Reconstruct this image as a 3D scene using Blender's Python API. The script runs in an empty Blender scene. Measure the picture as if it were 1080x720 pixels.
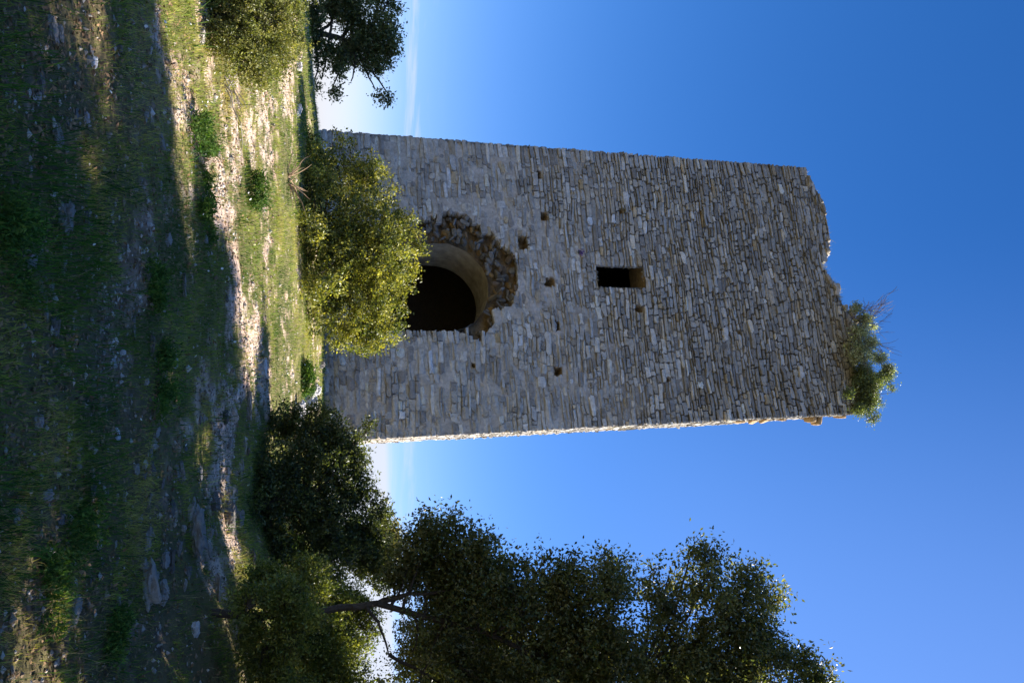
import bpy, math
import numpy as np
from mathutils import Vector, Matrix

R = math.radians
scene = bpy.context.scene
COL = scene.collection

# ------------------------------------------------------------------ camera
F_PX = 827.0                       # focal length in pixels of the 1080-wide photograph
PITCH = R(14.9)                    # the photograph is a portrait shot stored on its side:
EYE = 0.0                          # world up runs to the right of the picture
Fv = np.array([0, math.cos(PITCH), math.sin(PITCH)])
Uv = np.array([0, -math.sin(PITCH), math.cos(PITCH)])
Rv = np.array([1.0, 0, 0])
cam_data = bpy.data.cameras.new('camera')
cam_data.sensor_fit = 'HORIZONTAL'
cam_data.sensor_width = 23.5
cam_data.lens = F_PX * 23.5 / 1080
cam_data.clip_start = 0.05
cam_data.clip_end = 100000
cam = bpy.data.objects.new('camera', cam_data)
COL.objects.link(cam)
m = Matrix(((Uv[0], -Rv[0], -Fv[0], 0), (Uv[1], -Rv[1], -Fv[1], 0), (Uv[2], -Rv[2], -Fv[2], EYE), (0, 0, 0, 1)))
cam.matrix_world = m
scene.camera = cam

# ------------------------------------------------------------------ light
SUN_AZ, SUN_EL = 81.0, 38.0
w = bpy.data.worlds.new('World'); scene.world = w; w.use_nodes = True
nt = w.node_tree; N = nt.nodes; L = nt.links
for n in list(N): N.remove(n)
out = N.new('ShaderNodeOutputWorld'); bg = N.new('ShaderNodeBackground')
sky = N.new('ShaderNodeTexSky'); sky.sky_type = 'NISHITA'; sky.sun_disc = False
sky.sun_elevation = R(SUN_EL); sky.sun_rotation = R(SUN_AZ); sky.altitude = 900
sky.air_density = 1.0; sky.dust_density = 0.8; sky.ozone_density = 3.2
tc = N.new('ShaderNodeTexCoord')
sep = N.new('ShaderNodeSeparateXYZ'); L.new(tc.outputs['Generated'], sep.inputs[0])
mp = N.new('ShaderNodeMapping'); mp.inputs['Scale'].default_value = (2.2, 2.2, 26); L.new(tc.outputs['Generated'], mp.inputs[0])
nz = N.new('ShaderNodeTexNoise'); nz.inputs['Scale'].default_value = 1.6; nz.inputs['Detail'].default_value = 9; nz.inputs['Roughness'].default_value = .62
nz.inputs['Distortion'].default_value = .6
L.new(mp.outputs[0], nz.inputs['Vector'])
def mrange(src, a, b, c, d, interp='SMOOTHSTEP', tree=None):
    t = tree or nt
    n = t.nodes.new('ShaderNodeMapRange'); n.interpolation_type = interp
    n.inputs[1].default_value = a; n.inputs[2].default_value = b; n.inputs[3].default_value = c; n.inputs[4].default_value = d
    t.links.new(src, n.inputs[0]); return n.outputs[0]
def mth(op, a, b=None, tree=None, clamp=False):
    t = tree or nt
    n = t.nodes.new('ShaderNodeMath'); n.operation = op; n.use_clamp = clamp
    for i, v in enumerate((a, b)):
        if v is None: continue
        if isinstance(v, (int, float)): n.inputs[i].default_value = v
        else: t.links.new(v, n.inputs[i])
    return n.outputs[0]
# thin wisps low on the left, a pale bank low on the right, a milky horizon
el_l = mth('MULTIPLY', mrange(sep.outputs[2], .015, .08, 0, 1), mrange(sep.outputs[2], .10, .17, 1, 0))
wisps = mth('MULTIPLY', el_l, mrange(nz.outputs[0], .48, .70, 0, .8))
nz2 = N.new('ShaderNodeTexNoise'); nz2.inputs['Scale'].default_value = 5; nz2.inputs['Detail'].default_value = 6; L.new(tc.outputs['Generated'], nz2.inputs['Vector'])
edge = mth('ADD', sep.outputs[2], mth('MULTIPLY', mth('SUBTRACT', nz2.outputs[0], .5), .012))
bank = mth('MULTIPLY', mrange(edge, .097, .110, .95, 0), mrange(sep.outputs[0], .02, .12, 0, 1))
haze = mrange(sep.outputs[2], -.01, .12, .75, 0)
glow = mth('MULTIPLY', mrange(sep.outputs[0], -.15, .45, 0, .30), mrange(sep.outputs[2], .15, .5, 0, 1))   # milkier air on the sun's side
cl = mth('MAXIMUM', mth('MAXIMUM', wisps, bank), haze)
mix = N.new('ShaderNodeMix'); mix.data_type = 'RGBA'
L.new(cl, mix.inputs[0]); hs = N.new('ShaderNodeHueSaturation'); hs.inputs['Saturation'].default_value = 1.32; L.new(sky.outputs[0], hs.inputs['Color']); wb = N.new('ShaderNodeVectorMath'); wb.operation = 'MULTIPLY'; wb.inputs[1].default_value = (1.0, .84, 1.0); L.new(hs.outputs[0], wb.inputs[0]); gm = N.new('ShaderNodeMix'); gm.data_type = 'RGBA'; L.new(glow, gm.inputs[0]); L.new(wb.outputs[0], gm.inputs[6]); gm.inputs[7].default_value = (1.75, 3.1, 6.4, 1); L.new(gm.outputs[2], mix.inputs[6]); mix.inputs[7].default_value = (3.7, 3.95, 4.6, 1)
L.new(mix.outputs[2], bg.inputs[0]); bg.inputs[1].default_value = 0.077
L.new(bg.outputs[0], out.inputs[0])

sl = bpy.data.lights.new('sun', 'SUN'); sl.energy = 5.0; sl.angle = R(.53); sl.color = (1, .94, .85)
so = bpy.data.objects.new('sun', sl); COL.objects.link(so)
sv = Vector((math.sin(R(SUN_AZ)) * math.cos(R(SUN_EL)), math.cos(R(SUN_AZ)) * math.cos(R(SUN_EL)), math.sin(R(SUN_EL))))
so.rotation_euler = sv.to_track_quat('Z', 'Y').to_euler(); so.location = (20, 0, 30)
scene.view_settings.view_transform = 'Standard'; scene.view_settings.look = 'None'
scene.view_settings.gamma = 1; scene.view_settings.use_curve_mapping = False
scene.view_settings.exposure = 1.5
scene.render.engine = 'CYCLES'
scene.cycles.max_bounces = 6; scene.cycles.diffuse_bounces = 3; scene.cycles.transmission_bounces = 3; scene.cycles.transparent_max_bounces = 4

# ------------------------------------------------------------------ helpers
def ray(x, u):                     # photograph pixel (x along, u down) -> direction
    return Fv + Rv * (u - 360) / F_PX + Uv * (x - 540) / F_PX
def at(x, u, Y):                   # ... -> point at distance Y ahead of the camera
    d = ray(x, u); return d * (Y / d[1])
def hsh(ix, iy, iz, seed):
    h = (ix.astype(np.int64) * 374761393 + iy.astype(np.int64) * 668265263 + iz.astype(np.int64) * 2147483647 % 1000003 * 97 + seed * 1274126177) & 0xffffffff
    h = ((h ^ (h >> 13)) * 1274126177) & 0xffffffff
    h = h ^ (h >> 16)
    return (h & 0xffffff) / float(0xffffff)
def vn(x, y, z=None, seed=0):
    x = np.asarray(x, float); y = np.asarray(y, float)
    z = np.zeros_like(x) if z is None else np.asarray(z, float)
    x, y, z = np.broadcast_arrays(x, y, z)
    xi, yi, zi = np.floor(x), np.floor(y), np.floor(z)
    fx, fy, fz = x - xi, y - yi, z - zi
    fx, fy, fz = [f * f * (3 - 2 * f) for f in (fx, fy, fz)]
    r = 0
    for a in (0, 1):
        for b in (0, 1):
            for c in (0, 1):
                wgt = (fx if a else 1 - fx) * (fy if b else 1 - fy) * (fz if c else 1 - fz)
                r = r + wgt * hsh(xi + a, yi + b, zi + c, seed)
    return r
def fbm(x, y, z=None, seed=0, oct=4, lac=2.1):
    r = 0; a = .5; k = 1; tot = 0
    for i in range(oct):
        r = r + a * vn(np.asarray(x) * k, np.asarray(y) * k, None if z is None else np.asarray(z) * k, seed + i * 17)
        tot += a; a *= .5; k *= lac
    return r / tot
def sstep(a, b, x):
    t = np.clip((np.asarray(x, float) - a) / (b - a), 0, 1); return t * t * (3 - 2 * t)

class MB:
    """collects vertices, faces and per-vertex colours into one mesh"""
    def __init__(s): s.v = []; s.c = []; s.f = []; s.n = 0
    def add(s, v, f, c, mi=0):
        v = np.asarray(v, float).reshape(-1, 3); f = np.asarray(f, np.int64)
        c = np.asarray(c, float)
        if c.ndim == 1: c = np.tile(c, (len(v), 1))
        s.v.append(v); s.c.append(c[:, :3]); s.f.append((f + s.n, mi)); s.n += len(v)
    def build(s, name, mats, parent=None, smooth=False):
        me = bpy.data.meshes.new(name)
        v = np.concatenate(s.v); c = np.concatenate(s.c)
        me.vertices.add(len(v)); me.vertices.foreach_set('co', v.astype(np.float32).ravel())
        nl = sum(f.size for f, _ in s.f); nf = sum(len(f) for f, _ in s.f)
        me.loops.add(nl); me.polygons.add(nf)
        me.loops.foreach_set('vertex_index', np.concatenate([f.ravel() for f, _ in s.f]).astype(np.int32))
        tot = np.concatenate([np.full(len(f), f.shape[1]) for f, _ in s.f])
        st = np.concatenate([[0], np.cumsum(tot)[:-1]])
        me.polygons.foreach_set('loop_start', st.astype(np.int32))
        try: me.polygons.foreach_set('loop_total', tot.astype(np.int32))
        except Exception: pass
        me.polygons.foreach_set('material_index', np.concatenate([np.full(len(f), mi) for f, mi in s.f]).astype(np.int32))
        me.polygons.foreach_set('use_smooth', np.full(nf, smooth))
        me.update(calc_edges=True)
        at_ = me.color_attributes.new('Col', 'FLOAT_COLOR', 'POINT')
        at_.data.foreach_set('color', np.concatenate([c, np.ones((len(c), 1))], 1).astype(np.float32).ravel())
        for mm in (mats if isinstance(mats, (list, tuple)) else [mats]): me.materials.append(mm)
        o = bpy.data.objects.new(name, me); COL.objects.link(o)
        if parent is not None: o.parent = parent
        return o

def tag(o, label, cat, group=None, kind=None):
    if label: o['label'] = label
    if cat: o['category'] = cat
    if group: o['group'] = group
    if kind: o['kind'] = kind
    return o
def thing(name, label, cat, loc=(0, 0, 0), group=None):
    o = bpy.data.objects.new(name, None); COL.objects.link(o); o.location = tuple(loc); o.empty_display_size = .2
    return tag(o, label, cat, group)

def tube(mb, pts, rad, col, n=5, mi=0):
    pts = np.asarray(pts, float); k = len(pts); rad = np.broadcast_to(np.asarray(rad, float), (k,))
    tan = np.gradient(pts, axis=0); tan /= np.linalg.norm(tan, axis=1)[:, None] + 1e-9
    ref = np.where(np.abs(tan[:, 2:3]) > .9, [[1., 0, 0]], [[0, 0, 1.]])
    a = np.cross(tan, ref); a /= np.linalg.norm(a, axis=1)[:, None] + 1e-9
    b = np.cross(tan, a)
    th = np.arange(n) * 2 * math.pi / n
    v = pts[:, None] + rad[:, None, None] * (a[:, None] * np.cos(th)[None, :, None] + b[:, None] * np.sin(th)[None, :, None])
    i = np.arange(k - 1)[:, None] * n; j = np.arange(n)[None]; j2 = (j + 1) % n
    f = np.stack([i + j, i + j2, i + n + j2, i + n + j], -1).reshape(-1, 4)
    mb.add(v.reshape(-1, 3), f, col, mi)

# ------------------------------------------------------------------ materials
def mat(name, rough=.9, bump=0, bscale=30, var=.25, vscale=6, transl=0, spec=.3, extra=None, fine=0):
    M = bpy.data.materials.new(name); M.use_nodes = True
    t = M.node_tree; n = t.nodes; l = t.links
    p = n['Principled BSDF']; p.inputs['Roughness'].default_value = rough
    p.inputs['Specular IOR Level'].default_value = spec
    a = n.new('ShaderNodeAttribute'); a.attribute_name = 'Col'
    col = a.outputs['Color']
    tcn = n.new('ShaderNodeTexCoord')
    if var:
        x = n.new('ShaderNodeTexNoise'); x.inputs['Scale'].default_value = vscale; x.inputs['Detail'].default_value = 6
        x.inputs['Roughness'].default_value = .65
        l.new(tcn.outputs['Object'], x.inputs['Vector'])
        mr = mrange(x.outputs[0], .3, .7, 1 - var, 1 + var, 'LINEAR', t)
        mx = n.new('ShaderNodeVectorMath'); mx.operation = 'SCALE'
        l.new(col, mx.inputs[0]); l.new(mr, mx.inputs['Scale']); col = mx.outputs[0]
    if extra: col = extra(t, tcn, col)
    l.new(col, p.inputs['Base Color'])
    if bump:
        x = n.new('ShaderNodeTexNoise'); x.inputs['Scale'].default_value = bscale; x.inputs['Detail'].default_value = 7
        x.inputs['Roughness'].default_value = .7
        l.new(tcn.outputs['Object'], x.inputs['Vector'])
        b = n.new('ShaderNodeBump'); b.inputs['Strength'].default_value = bump; b.inputs['Distance'].default_value = .03
        l.new(x.outputs[0], b.inputs['Height']); l.new(b.outputs[0], p.inputs['Normal'])
    if transl:
        tr = n.new('ShaderNodeBsdfTranslucent')
        sc = n.new('ShaderNodeVectorMath'); sc.operation = 'MULTIPLY'; sc.inputs[1].default_value = (1.5, 1.5, .6)
        l.new(col, sc.inputs[0]); l.new(sc.outputs[0], tr.inputs[0])
        ms = n.new('ShaderNodeMixShader'); ms.inputs[0].default_value = transl
        l.new(p.outputs[0], ms.inputs[1]); l.new(tr.outputs[0], ms.inputs[2])
        l.new(ms.outputs[0], n['Material Output'].inputs[0])
    return M

def lichen(t, tcn, col):
    n = t.nodes; l = t.links
    for sc, lo, hi, amt, c in ((3.5, .52, .66, .35, (.10, .088, .066, 1)), (9, .60, .68, .45, (.42, .40, .38, 1)), (5, .66, .74, .3, (.26, .2, .12, 1)), (26, .58, .68, .6, (.07, .065, .06, 1)), (17, .60, .70, .45, (.48, .46, .43, 1))):
        x = n.new('ShaderNodeTexNoise'); x.inputs['Scale'].default_value = sc; x.inputs['Detail'].default_value = 8; x.inputs['Roughness'].default_value = .7
        l.new(tcn.outputs['Object'], x.inputs['Vector'])
        f = mrange(x.outputs[0], lo, hi, 0, amt, 'SMOOTHSTEP', t)
        mx = n.new('ShaderNodeMix'); mx.data_type = 'RGBA'; l.new(f, mx.inputs[0]); l.new(col, mx.inputs[6]); mx.inputs[7].default_value = c
        col = mx.outputs[2]
    return col

M_STONE = mat('limestone_masonry', .92, .8, 24, .3, 11, extra=lichen)
M_MORTAR = mat('lime_mortar', .97, .8, 35, .25, 14)
M_PLASTER = mat('vault_plaster', .95, .8, 14, .4, 4)
M_ROCK = mat('field_rock', .9, .6, 30, .25, 9, extra=lichen)
M_GROUND = mat('earth_and_turf', .97, .9, 26, .35, 7)
M_GRASS = mat('grass_blades', .7, 0, 0, .25, 3, transl=.35, spec=.2)
M_LEAF = mat('evergreen_leaves', .42, 0, 0, .3, 4, transl=.38, spec=.45)
M_BARK = mat('bark', .95, .8, 40, .3, 12)
M_TWIG = mat('dry_twigs', .9, 0, 0, .2, 8)
M_PETAL = mat('petals', .7, 0, 0, .1, 5, transl=.3)

# ------------------------------------------------------------------ terrain
def GP(Y): return -1.6 + .117 * Y
def G(X, Y):
    X = np.asarray(X, float); Y = np.asarray(Y, float)
    z = np.where(Y < 0, -1.6 + .04 * np.maximum(Y, -30), -1.6 + .117 * np.minimum(Y, 17.2))
    z = z - .085 * np.clip(-X - 3.2, 0, 6) * sstep(9, 15, Y)
    z = z + .32 * sstep(1.5, 3.0, X) * sstep(3.5, 5.5, Y) * (1 - sstep(9.5, 12.5, Y)) + .1 * sstep(2.5, 5, X)
    z = z + .10 * (fbm(X * .6, Y * .6, seed=3) - .5) * sstep(2, 5, Y) + .05 * (fbm(X * 2.2, Y * 2.2, seed=5) - .5)
    crest = np.where(X < -3.2, 16.6, 26.0)
    crest = 16.6 + (26 - 16.6) * sstep(-4.6, -2.6, X)
    d = np.maximum(Y - crest, 0)
    z = z - .33 * d * d / (d + 5)
    dx = np.maximum(np.abs(X) - 16, 0); z = z - .25 * dx * dx / (dx + 10)
    r = np.sqrt(X * X + Y * Y)
    z = np.maximum(z, -170 + 90 * fbm(X / 2600, Y / 2600, seed=8, oct=3) * sstep(600, 3000, r))
    hill = 330 * sstep(.62, .9, fbm(X / 7000 + 3, Y / 7000, seed=11, oct=4) + .25) * sstep(9000, 20000, r)
    return z + hill * .5
def gpx(x, u):                     # photograph pixel -> point on the slope
    d = ray(x, u); t = 1.6 / (.117 * d[1] - d[2] + 1e-9)
    X, Y = d[0] * t, d[1] * t
    return X, Y

def axis(a, b, step, far):
    c = list(np.arange(a, b + step, step)); s = step; v = c[-1]
    hi = []
    while v < far: s *= 1.22; v += s; hi.append(v)
    lo = []; s = step; v = c[0]
    while v > -far: s *= 1.22; v -= s; lo.append(v)
    return np.array(lo[::-1] + c + hi)
PATCH = [(178, 62, .35), (190, 95, .3), (205, 120, .28), (240, 128, .5), (243, 165, .5), (228, 205, .5), (232, 240, .5), (240, 280, .5), (248, 320, .5),
         (266, 360, .6), (281, 400, .7), (275, 92, .6), (278, 120, .7), (264, 142, .4), (215, 150, .2), (306, 60, 1.3), (309, 20, 1.5), (232, 470, .5), (225, 520, .5), (240, 560, .5), (215, 600, .4), (245, 430, .5)]
PW = [(*gpx(x, u), r) for x, u, r in PATCH]
def bare(X, Y):
    m_ = np.zeros_like(X)
    for a, b, r in PW: m_ = np.maximum(m_, np.exp(-(((X - a) / (r * .8)) ** 2 + ((Y - b) / (r * .95)) ** 2)))
    n_ = fbm(X * 1.7, Y * 1.7, seed=21, oct=5); n2 = fbm(X * 8, Y * 6, seed=22, oct=4)
    v = m_ * .85 + (n_ - .5) * 2.0 + (n2 - .5) * 2.4 - .11
    return sstep(.22, .62, v)
gx = axis(-8, 7, .075, 42000); gy = axis(-1, 19, .075, 42000)
GX, GY = np.meshgrid(gx, gy)
GZ = G(GX, GY)
near = (1 - sstep(18, 30, np.hypot(GX, GY - 8)))
GZ = GZ + near * .025 * (fbm(GX * 9, GY * 9, seed=6) - .5)
b_ = bare(GX, GY)
nc = fbm(GX * 3, GY * 3, seed=31); nf = fbm(GX * 14, GY * 14, seed=32)[..., None]
turf = np.array([.11, .12, .03]) * (1 - nc[..., None]) + np.array([.24, .19, .08]) * nc[..., None]
soil = np.array([.62, .50, .40]) * (.5 + .9 * nf) * (np.array([1, 1, 1]) * nc[..., None] + np.array([.8, .62, .5]) * (1 - nc[..., None])) * 1.2
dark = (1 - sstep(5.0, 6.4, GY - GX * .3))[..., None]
soil = soil * (1 - dark) + dark * np.array([.25, .175, .115]) * (.4 + 1.1 * nf)   # humus and leaf litter, plus tree shade darkened into the colour, nearer the camera
turf = turf * (1 - dark * .5) + dark * .5 * np.array([.10, .065, .04]) * (.5 + nf)  # turf takes the same litter brown and painted shade
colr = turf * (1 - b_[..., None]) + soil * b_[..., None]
farm = sstep(40, 400, np.hypot(GX, GY))[..., None]
colr = colr * (1 - farm) + (np.array([.10, .12, .10]) + .05 * fbm(GX / 300, GY / 300, seed=9)[..., None]) * farm
ny, nx = GX.shape
ii = (np.arange(ny - 1)[:, None] * nx + np.arange(nx - 1)[None])
gf = np.stack([ii, ii + 1, ii + nx + 1, ii + nx], -1).reshape(-1, 4)
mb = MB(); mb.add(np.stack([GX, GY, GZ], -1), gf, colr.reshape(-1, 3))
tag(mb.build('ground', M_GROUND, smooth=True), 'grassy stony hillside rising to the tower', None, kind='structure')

# ------------------------------------------------------------------ tower
YAW = R(16)
YR = 17.0
pr = at(338, 466, YR)
Sd = np.array([math.cos(YAW), -math.sin(YAW), 0])            # along the front face, left to right
Nf = np.array([-math.sin(YAW), -math.cos(YAW), 0])
bat = R(1.0)
Nb = Nf * math.cos(bat) + np.array([0, 0, math.sin(bat)])     # battered: leans back a little
def onface(x, u):
    d = ray(x, u); t = np.dot(pr, Nb) / np.dot(d, Nb); return d * t
Lb, Lt, Rb, Rt = onface(338, 136.5), onface(850, 176), onface(338, 466), onface(903, 437)
Z0 = 0.0
def edge_fn(b, t): return lambda z: b + (t - b) * ((np.asarray(z, float) - b[2]) / (t[2] - b[2]))[..., None]
EL, ER = edge_fn(Lb, Lt), edge_fn(Rb, Rt)
dl = np.array([math.sin(YAW), math.cos(YAW), 0]); dr = np.array([math.sin(R(8.0)), math.cos(R(8.0)), 0])
BLd, BRd = 7.2, 6.6
# back edges lean inwards as well
BLb, BLt = Lb + dl * BLd, Lt + dl * (BLd - .45)
BRb, BRt = Rb + dr * BRd, Rt + dr * (BRd - .45)
EBL, EBR = edge_fn(BLb, BLt), edge_fn(BRb, BRt)
def az(x, u):                      # pixel -> (a along front, z)
    p = onface(x, u); l, r = EL(p[2]), ER(p[2])
    return float(np.dot(p - l, r - l) / np.dot(r - l, r - l)), float(p[2])
W0 = float(np.linalg.norm(Rb - Lb))
print('tower width', W0, 'base z', Rb[2], 'top', Lt[2], Rt[2], 'R', Rb, 'L', Lb)

def frange(px): return [az(*p) for p in px]
PROF = sorted(frange([(850, 176), (853, 190), (866, 202), (869, 215), (874, 240), (876, 262), (869, 275), (872, 290), (884, 300), (887, 318), (890, 324), (903, 330), (907, 350), (905, 400), (903, 437)]))
pa = np.array([p[0] for p in PROF]); pz = np.array([p[1] for p in PROF])
def top_front(a): return np.interp(a, pa, pz)
ZTOP = pz.max()
arch_c = az(468, 299); ARCH_R = .5 * abs(az(468, 347)[0] - az(468, 251)[0]) * W0
SILL = az(388, 300)[1]
win = [az(630, 282), az(680, 303)]
wa0, wa1 = az(655, 281)[0], az(655, 303)[0]; wz0, wz1 = az(630, 292)[1], az(680, 292)[1]
print('arch', arch_c, ARCH_R, 'sill', SILL, 'win', wa0 * W0, wa1 * W0, wz0, wz1)
RUIN = frange([(425, 240), (440, 233), (455, 228), (475, 222), (492, 226), (502, 236), (515, 240), (528, 256), (546, 272), (547, 300), (539, 322), (523, 326), (520, 343), (506, 358), (495, 352), (470, 351), (440, 349), (425, 348)])
def inpoly(px, py, poly):
    px = np.asarray(px, float); py = np.asarray(py, float); c = np.zeros(px.shape, bool)
    for (x1, y1), (x2, y2) in zip(poly, poly[1:] + poly[:1]):
        k = ((y1 > py) != (y2 > py)) & (px < (x2 - x1) * (py - y1) / (y2 - y1 + 1e-12) + x1); c ^= k
    return c
HOLES = [(*az(x, u), wd, hg) for x, u, wd, hg in [(567, 184, .20, .17), (553, 256, .34, .24), (580, 297, .20, .2), (587, 343, .22, .18), (589, 391, .18, .16),
         (675, 325, .16, .16), (574, 228, .2, .17), (655, 222, .12, .13), (780, 350, .1, .06), (500, 385, .1, .06), (705, 400, .09, .06)]]
def chord(z):                      # half width of the doorway at height z
    if z < SILL: return 0
    if z <= arch_c[1]: return ARCH_R
    q = ARCH_R ** 2 - (z - arch_c[1]) ** 2
    return math.sqrt(q) if q > 0 else 0

def stones(mb, seed, P, Nn, W, z0, ztop, cuts, skip, hue, quoin=True):
    """irregular coursed masonry: P(s, z, depth) -> point"""
    rng = np.random.default_rng(seed)
    SA, SB = 7, 5
    ga = np.array([-1, -1, -.72, 0, .72, 1, 1.]); gb = np.array([-1, -1, 0, 1, 1.])
    A, B = np.meshgrid(ga, gb)
    ringA = np.zeros((SB, SA)); ringA[0] = 1; ringA[-1] = 1; ringA[:, 0] = 1; ringA[:, -1] = 1
    rim = np.zeros((SB, SA)); rim[1:-1, 1:-1] = 1; rim[2:-2, 2:-2] = 0
    ii = (np.arange(SB - 1)[:, None] * SA + np.arange(SA - 1)[None]); ft = np.stack([ii, ii + 1, ii + SA + 1, ii + SA], -1).reshape(-1, 4)
    S, Z, D, C, FF = [], [], [], [], []
    cnt = 0; z = z0
    while z < ZTOP + .1:
        lo = (z - Rb[2]) / (ZTOP - Rb[2])
        h = rng.uniform(.085, .16) if rng.random() < .85 else rng.uniform(.06, .085)
        if lo < .25: h *= 1.1
        if lo > .5: h *= .93
        zc = z + h / 2
        segs = [(-.0, W)]
        for c0, c1 in cuts(zc):
            segs = [q for s0, s1 in segs for q in ((s0, min(s1, c0)), (max(s0, c1), s1)) if q[1] - q[0] > .05]
        for s0, s1 in segs:
            s = s0
            while s < s1 - .01:
                L_ = rng.gamma(3.4, .07) + .05
                if lo > .45: L_ *= 1.0
                first = quoin and s < .01; last = False
                if first: L_ = rng.uniform(.28, .6)
                if s1 - s < L_ + .13: L_ = s1 - s; last = True
                subs = [(z, h)]
                if rng.random() < .24 and h > .12 and not first and not last:
                    k = rng.uniform(.35, .65); subs = [(z, h * k), (z + h * k, h * (1 - k))]
                for zz, hh in subs:
                    sc, zc2 = s + L_ / 2, zz + hh / 2
                    if zz + hh * .6 > ztop(sc / W) + .03 * rng.normal() or skip(sc, zc2, rng): continue
                    if zz + hh * .6 > ztop(np.clip((sc - L_ * .4) / W, 0, 1)) + .1: continue
                    gap = rng.uniform(.004, .012) * (1 + .8 * (lo > .35))
                    a_, b_2 = L_ / 2 - gap, hh / 2 - gap
                    a_ = max(a_, .015); b_2 = max(b_2, .012)
                    rnd = rng.uniform(.05, .32)
                    rr = min(rnd * hh, a_ * .5)
                    # round the corners
                    ca = A * a_; cb = B * b_2
                    cornr = (np.abs(A) > .9) & (np.abs(B) > .9)
                    ca = ca - np.sign(A) * cornr * rr * rng.uniform(.3, 1, A.shape) * .5
                    cb = cb - np.sign(B) * cornr * rr * rng.uniform(.1, .8, A.shape) * .4
                    jit = rng.normal(0, 1, (2, SB, SA))
                    for q in (0, 1):   # back ring follows the rim
                        jit[q][0] = jit[q][1]; jit[q][-1] = jit[q][-2]; jit[q][:, 0] = jit[q][:, 1]; jit[q][:, -1] = jit[q][:, -2]
                    edge_l = first; edge_r = last and abs(s1 - W) < .01
                    ja = jit[0] * min(.018, a_ * .17); jb = jit[1] * min(.013, b_2 * .18)
                    if edge_l or edge_r: ja = ja * .5
                    tilt = rng.normal(0, .035)
                    prot = rng.normal(0, .014) + (rng.random() < .06) * .025 - (rng.random() < .06) * .03
                    dep = prot - rim * rng.uniform(.004, .014) + rng.normal(0, .0055, A.shape) + A * rng.normal(0, .006) + B * rng.normal(0, .005)
                    dep = np.where(ringA > 0, -.13 if not (edge_l or edge_r) else -.05, dep)
                    S.append(sc + ca + ja); Z.append(zc2 + cb + jb + ca * tilt); D.append(dep)
                    # colour of this stone
                    r = rng.random(); g = rng.normal(0, .028)
                    if r < .52: c = np.array([.215, .212, .208]) + g
                    elif r < .70: c = np.array([.15, .146, .144]) + g * .5
                    elif r < .86: c = np.array([.29, .285, .275]) + g
                    elif r < .95: c = np.array([.235, .215, .185]) + g
                    elif r < .985: c = np.array([.40, .39, .37]) + g
                    else: c = np.array([.26, .215, .15]) + g
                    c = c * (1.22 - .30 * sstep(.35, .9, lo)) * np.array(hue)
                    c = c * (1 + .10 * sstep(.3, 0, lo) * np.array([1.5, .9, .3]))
                    C.append(np.tile(np.clip(c, .05, .6), (SA * SB, 1)))
                    FF.append(ft + cnt * SA * SB); cnt += 1
                s += L_
        z += h
    S = np.array(S); Z = np.array(Z); D = np.array(D)
    wz = .055 * (fbm(S * .8, Z * .5, seed=seed + 5) - .5) * 2 + .018 * (fbm(S * 3, Z * 3, seed=seed + 6) - .5) * 2
    ws = .03 * (fbm(S * 1.1, Z * 1.5, seed=seed + 7) - .5) * 2 * sstep(0, .5, S) * sstep(0, .5, W - S)
    Dw = .03 * (fbm(S * .7, Z * .7, seed=seed + 8) - .5) * 2 * sstep(0, .4, S) * sstep(0, .4, W - S)
    pts = P(S + ws, Z + wz, D + Dw)
    mb.add(pts.reshape(-1, 3), np.concatenate(FF), np.concatenate(C), 0)
    return cnt

def faceP(E0, E1, Nn, W):
    def P(s, z, d):
        l, r = E0(z), E1(z)
        return l + (r - l) * (np.asarray(s) / W)[..., None] + np.asarray(Nn) * np.asarray(d)[..., None]
    return P
Pf = faceP(EL, ER, Nf, W0)
ac_s = arch_c[0] * W0; ac_z = arch_c[1]

def core(mb, P, W, z0, ztop, depth, color, step, hole=None):
    ns = int(W / step); nz_ = int((ZTOP + .2 - z0) / step)
    s = np.linspace(0.012, W - .012, ns + 1); 
    k = np.linspace(0, 1, nz_ + 1)
    Sg, K = np.meshgrid(s, k)
    Zg = z0 + K * (np.vectorize(lambda q: float(ztop(q / W)))(s)[None] - .05 - z0)
    Dg = depth(Sg, Zg)
    keep = None
    S2, Z2 = Sg.copy(), Zg.copy()
    if hole is not None:
        S2, Z2, ins = hole(Sg, Zg)
        keep = ~(ins[:-1, :-1] & ins[1:, :-1] & ins[:-1, 1:] & ins[1:, 1:])
    v = P(S2, Z2, Dg)
    i_ = (np.arange(nz_)[:, None] * (ns + 1) + np.arange(ns)[None]); f = np.stack([i_, i_ + 1, i_ + ns + 2, i_ + ns + 1], -1)
    f = f[keep] if keep is not None else f.reshape(-1, 4)
    mb.add(v.reshape(-1, 3), f, color(Sg, Zg).reshape(-1, 3), 1)

tower = thing('stone_tower', 'tall ruined square grey stone tower with a broken arched doorway and one small window', 'tower', tuple((Lb + Rb) / 2))
def tower_child(mb, name, mats, **k):
    o = mb.build(name, mats, tower, **k); o.location = tuple(-(Lb + Rb) / 2); return o
Zb = Rb[2] - .7
def mort_depth(seed):
    def f(S, Z):
        lo = (Z - Rb[2]) / (ZTOP - Rb[2])
        n = fbm(S * 2.2, Z * 2.2, seed=seed); n2 = fbm(S * 9, Z * 9, seed=seed + 3)
        return -.052 + .040 * sstep(.47, .70, n + .13 * sstep(.55, .2, lo)) + .012 * (n2 - .5) - .035 * sstep(.3, .6, lo)
    return f
def mort_col(seed):
    def f(S, Z):
        lo = ((Z - Rb[2]) / (ZTOP - Rb[2]))[..., None]
        n = fbm(S * 5, Z * 5, seed=seed)[..., None]
        c = np.array([.45, .41, .365]) * (.75 + .5 * n)
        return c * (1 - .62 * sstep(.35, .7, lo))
    return f
md = mort_depth(41); mc = mort_col(45)
ruin_m = [(a * W0, z) for a, z in RUIN]
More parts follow.
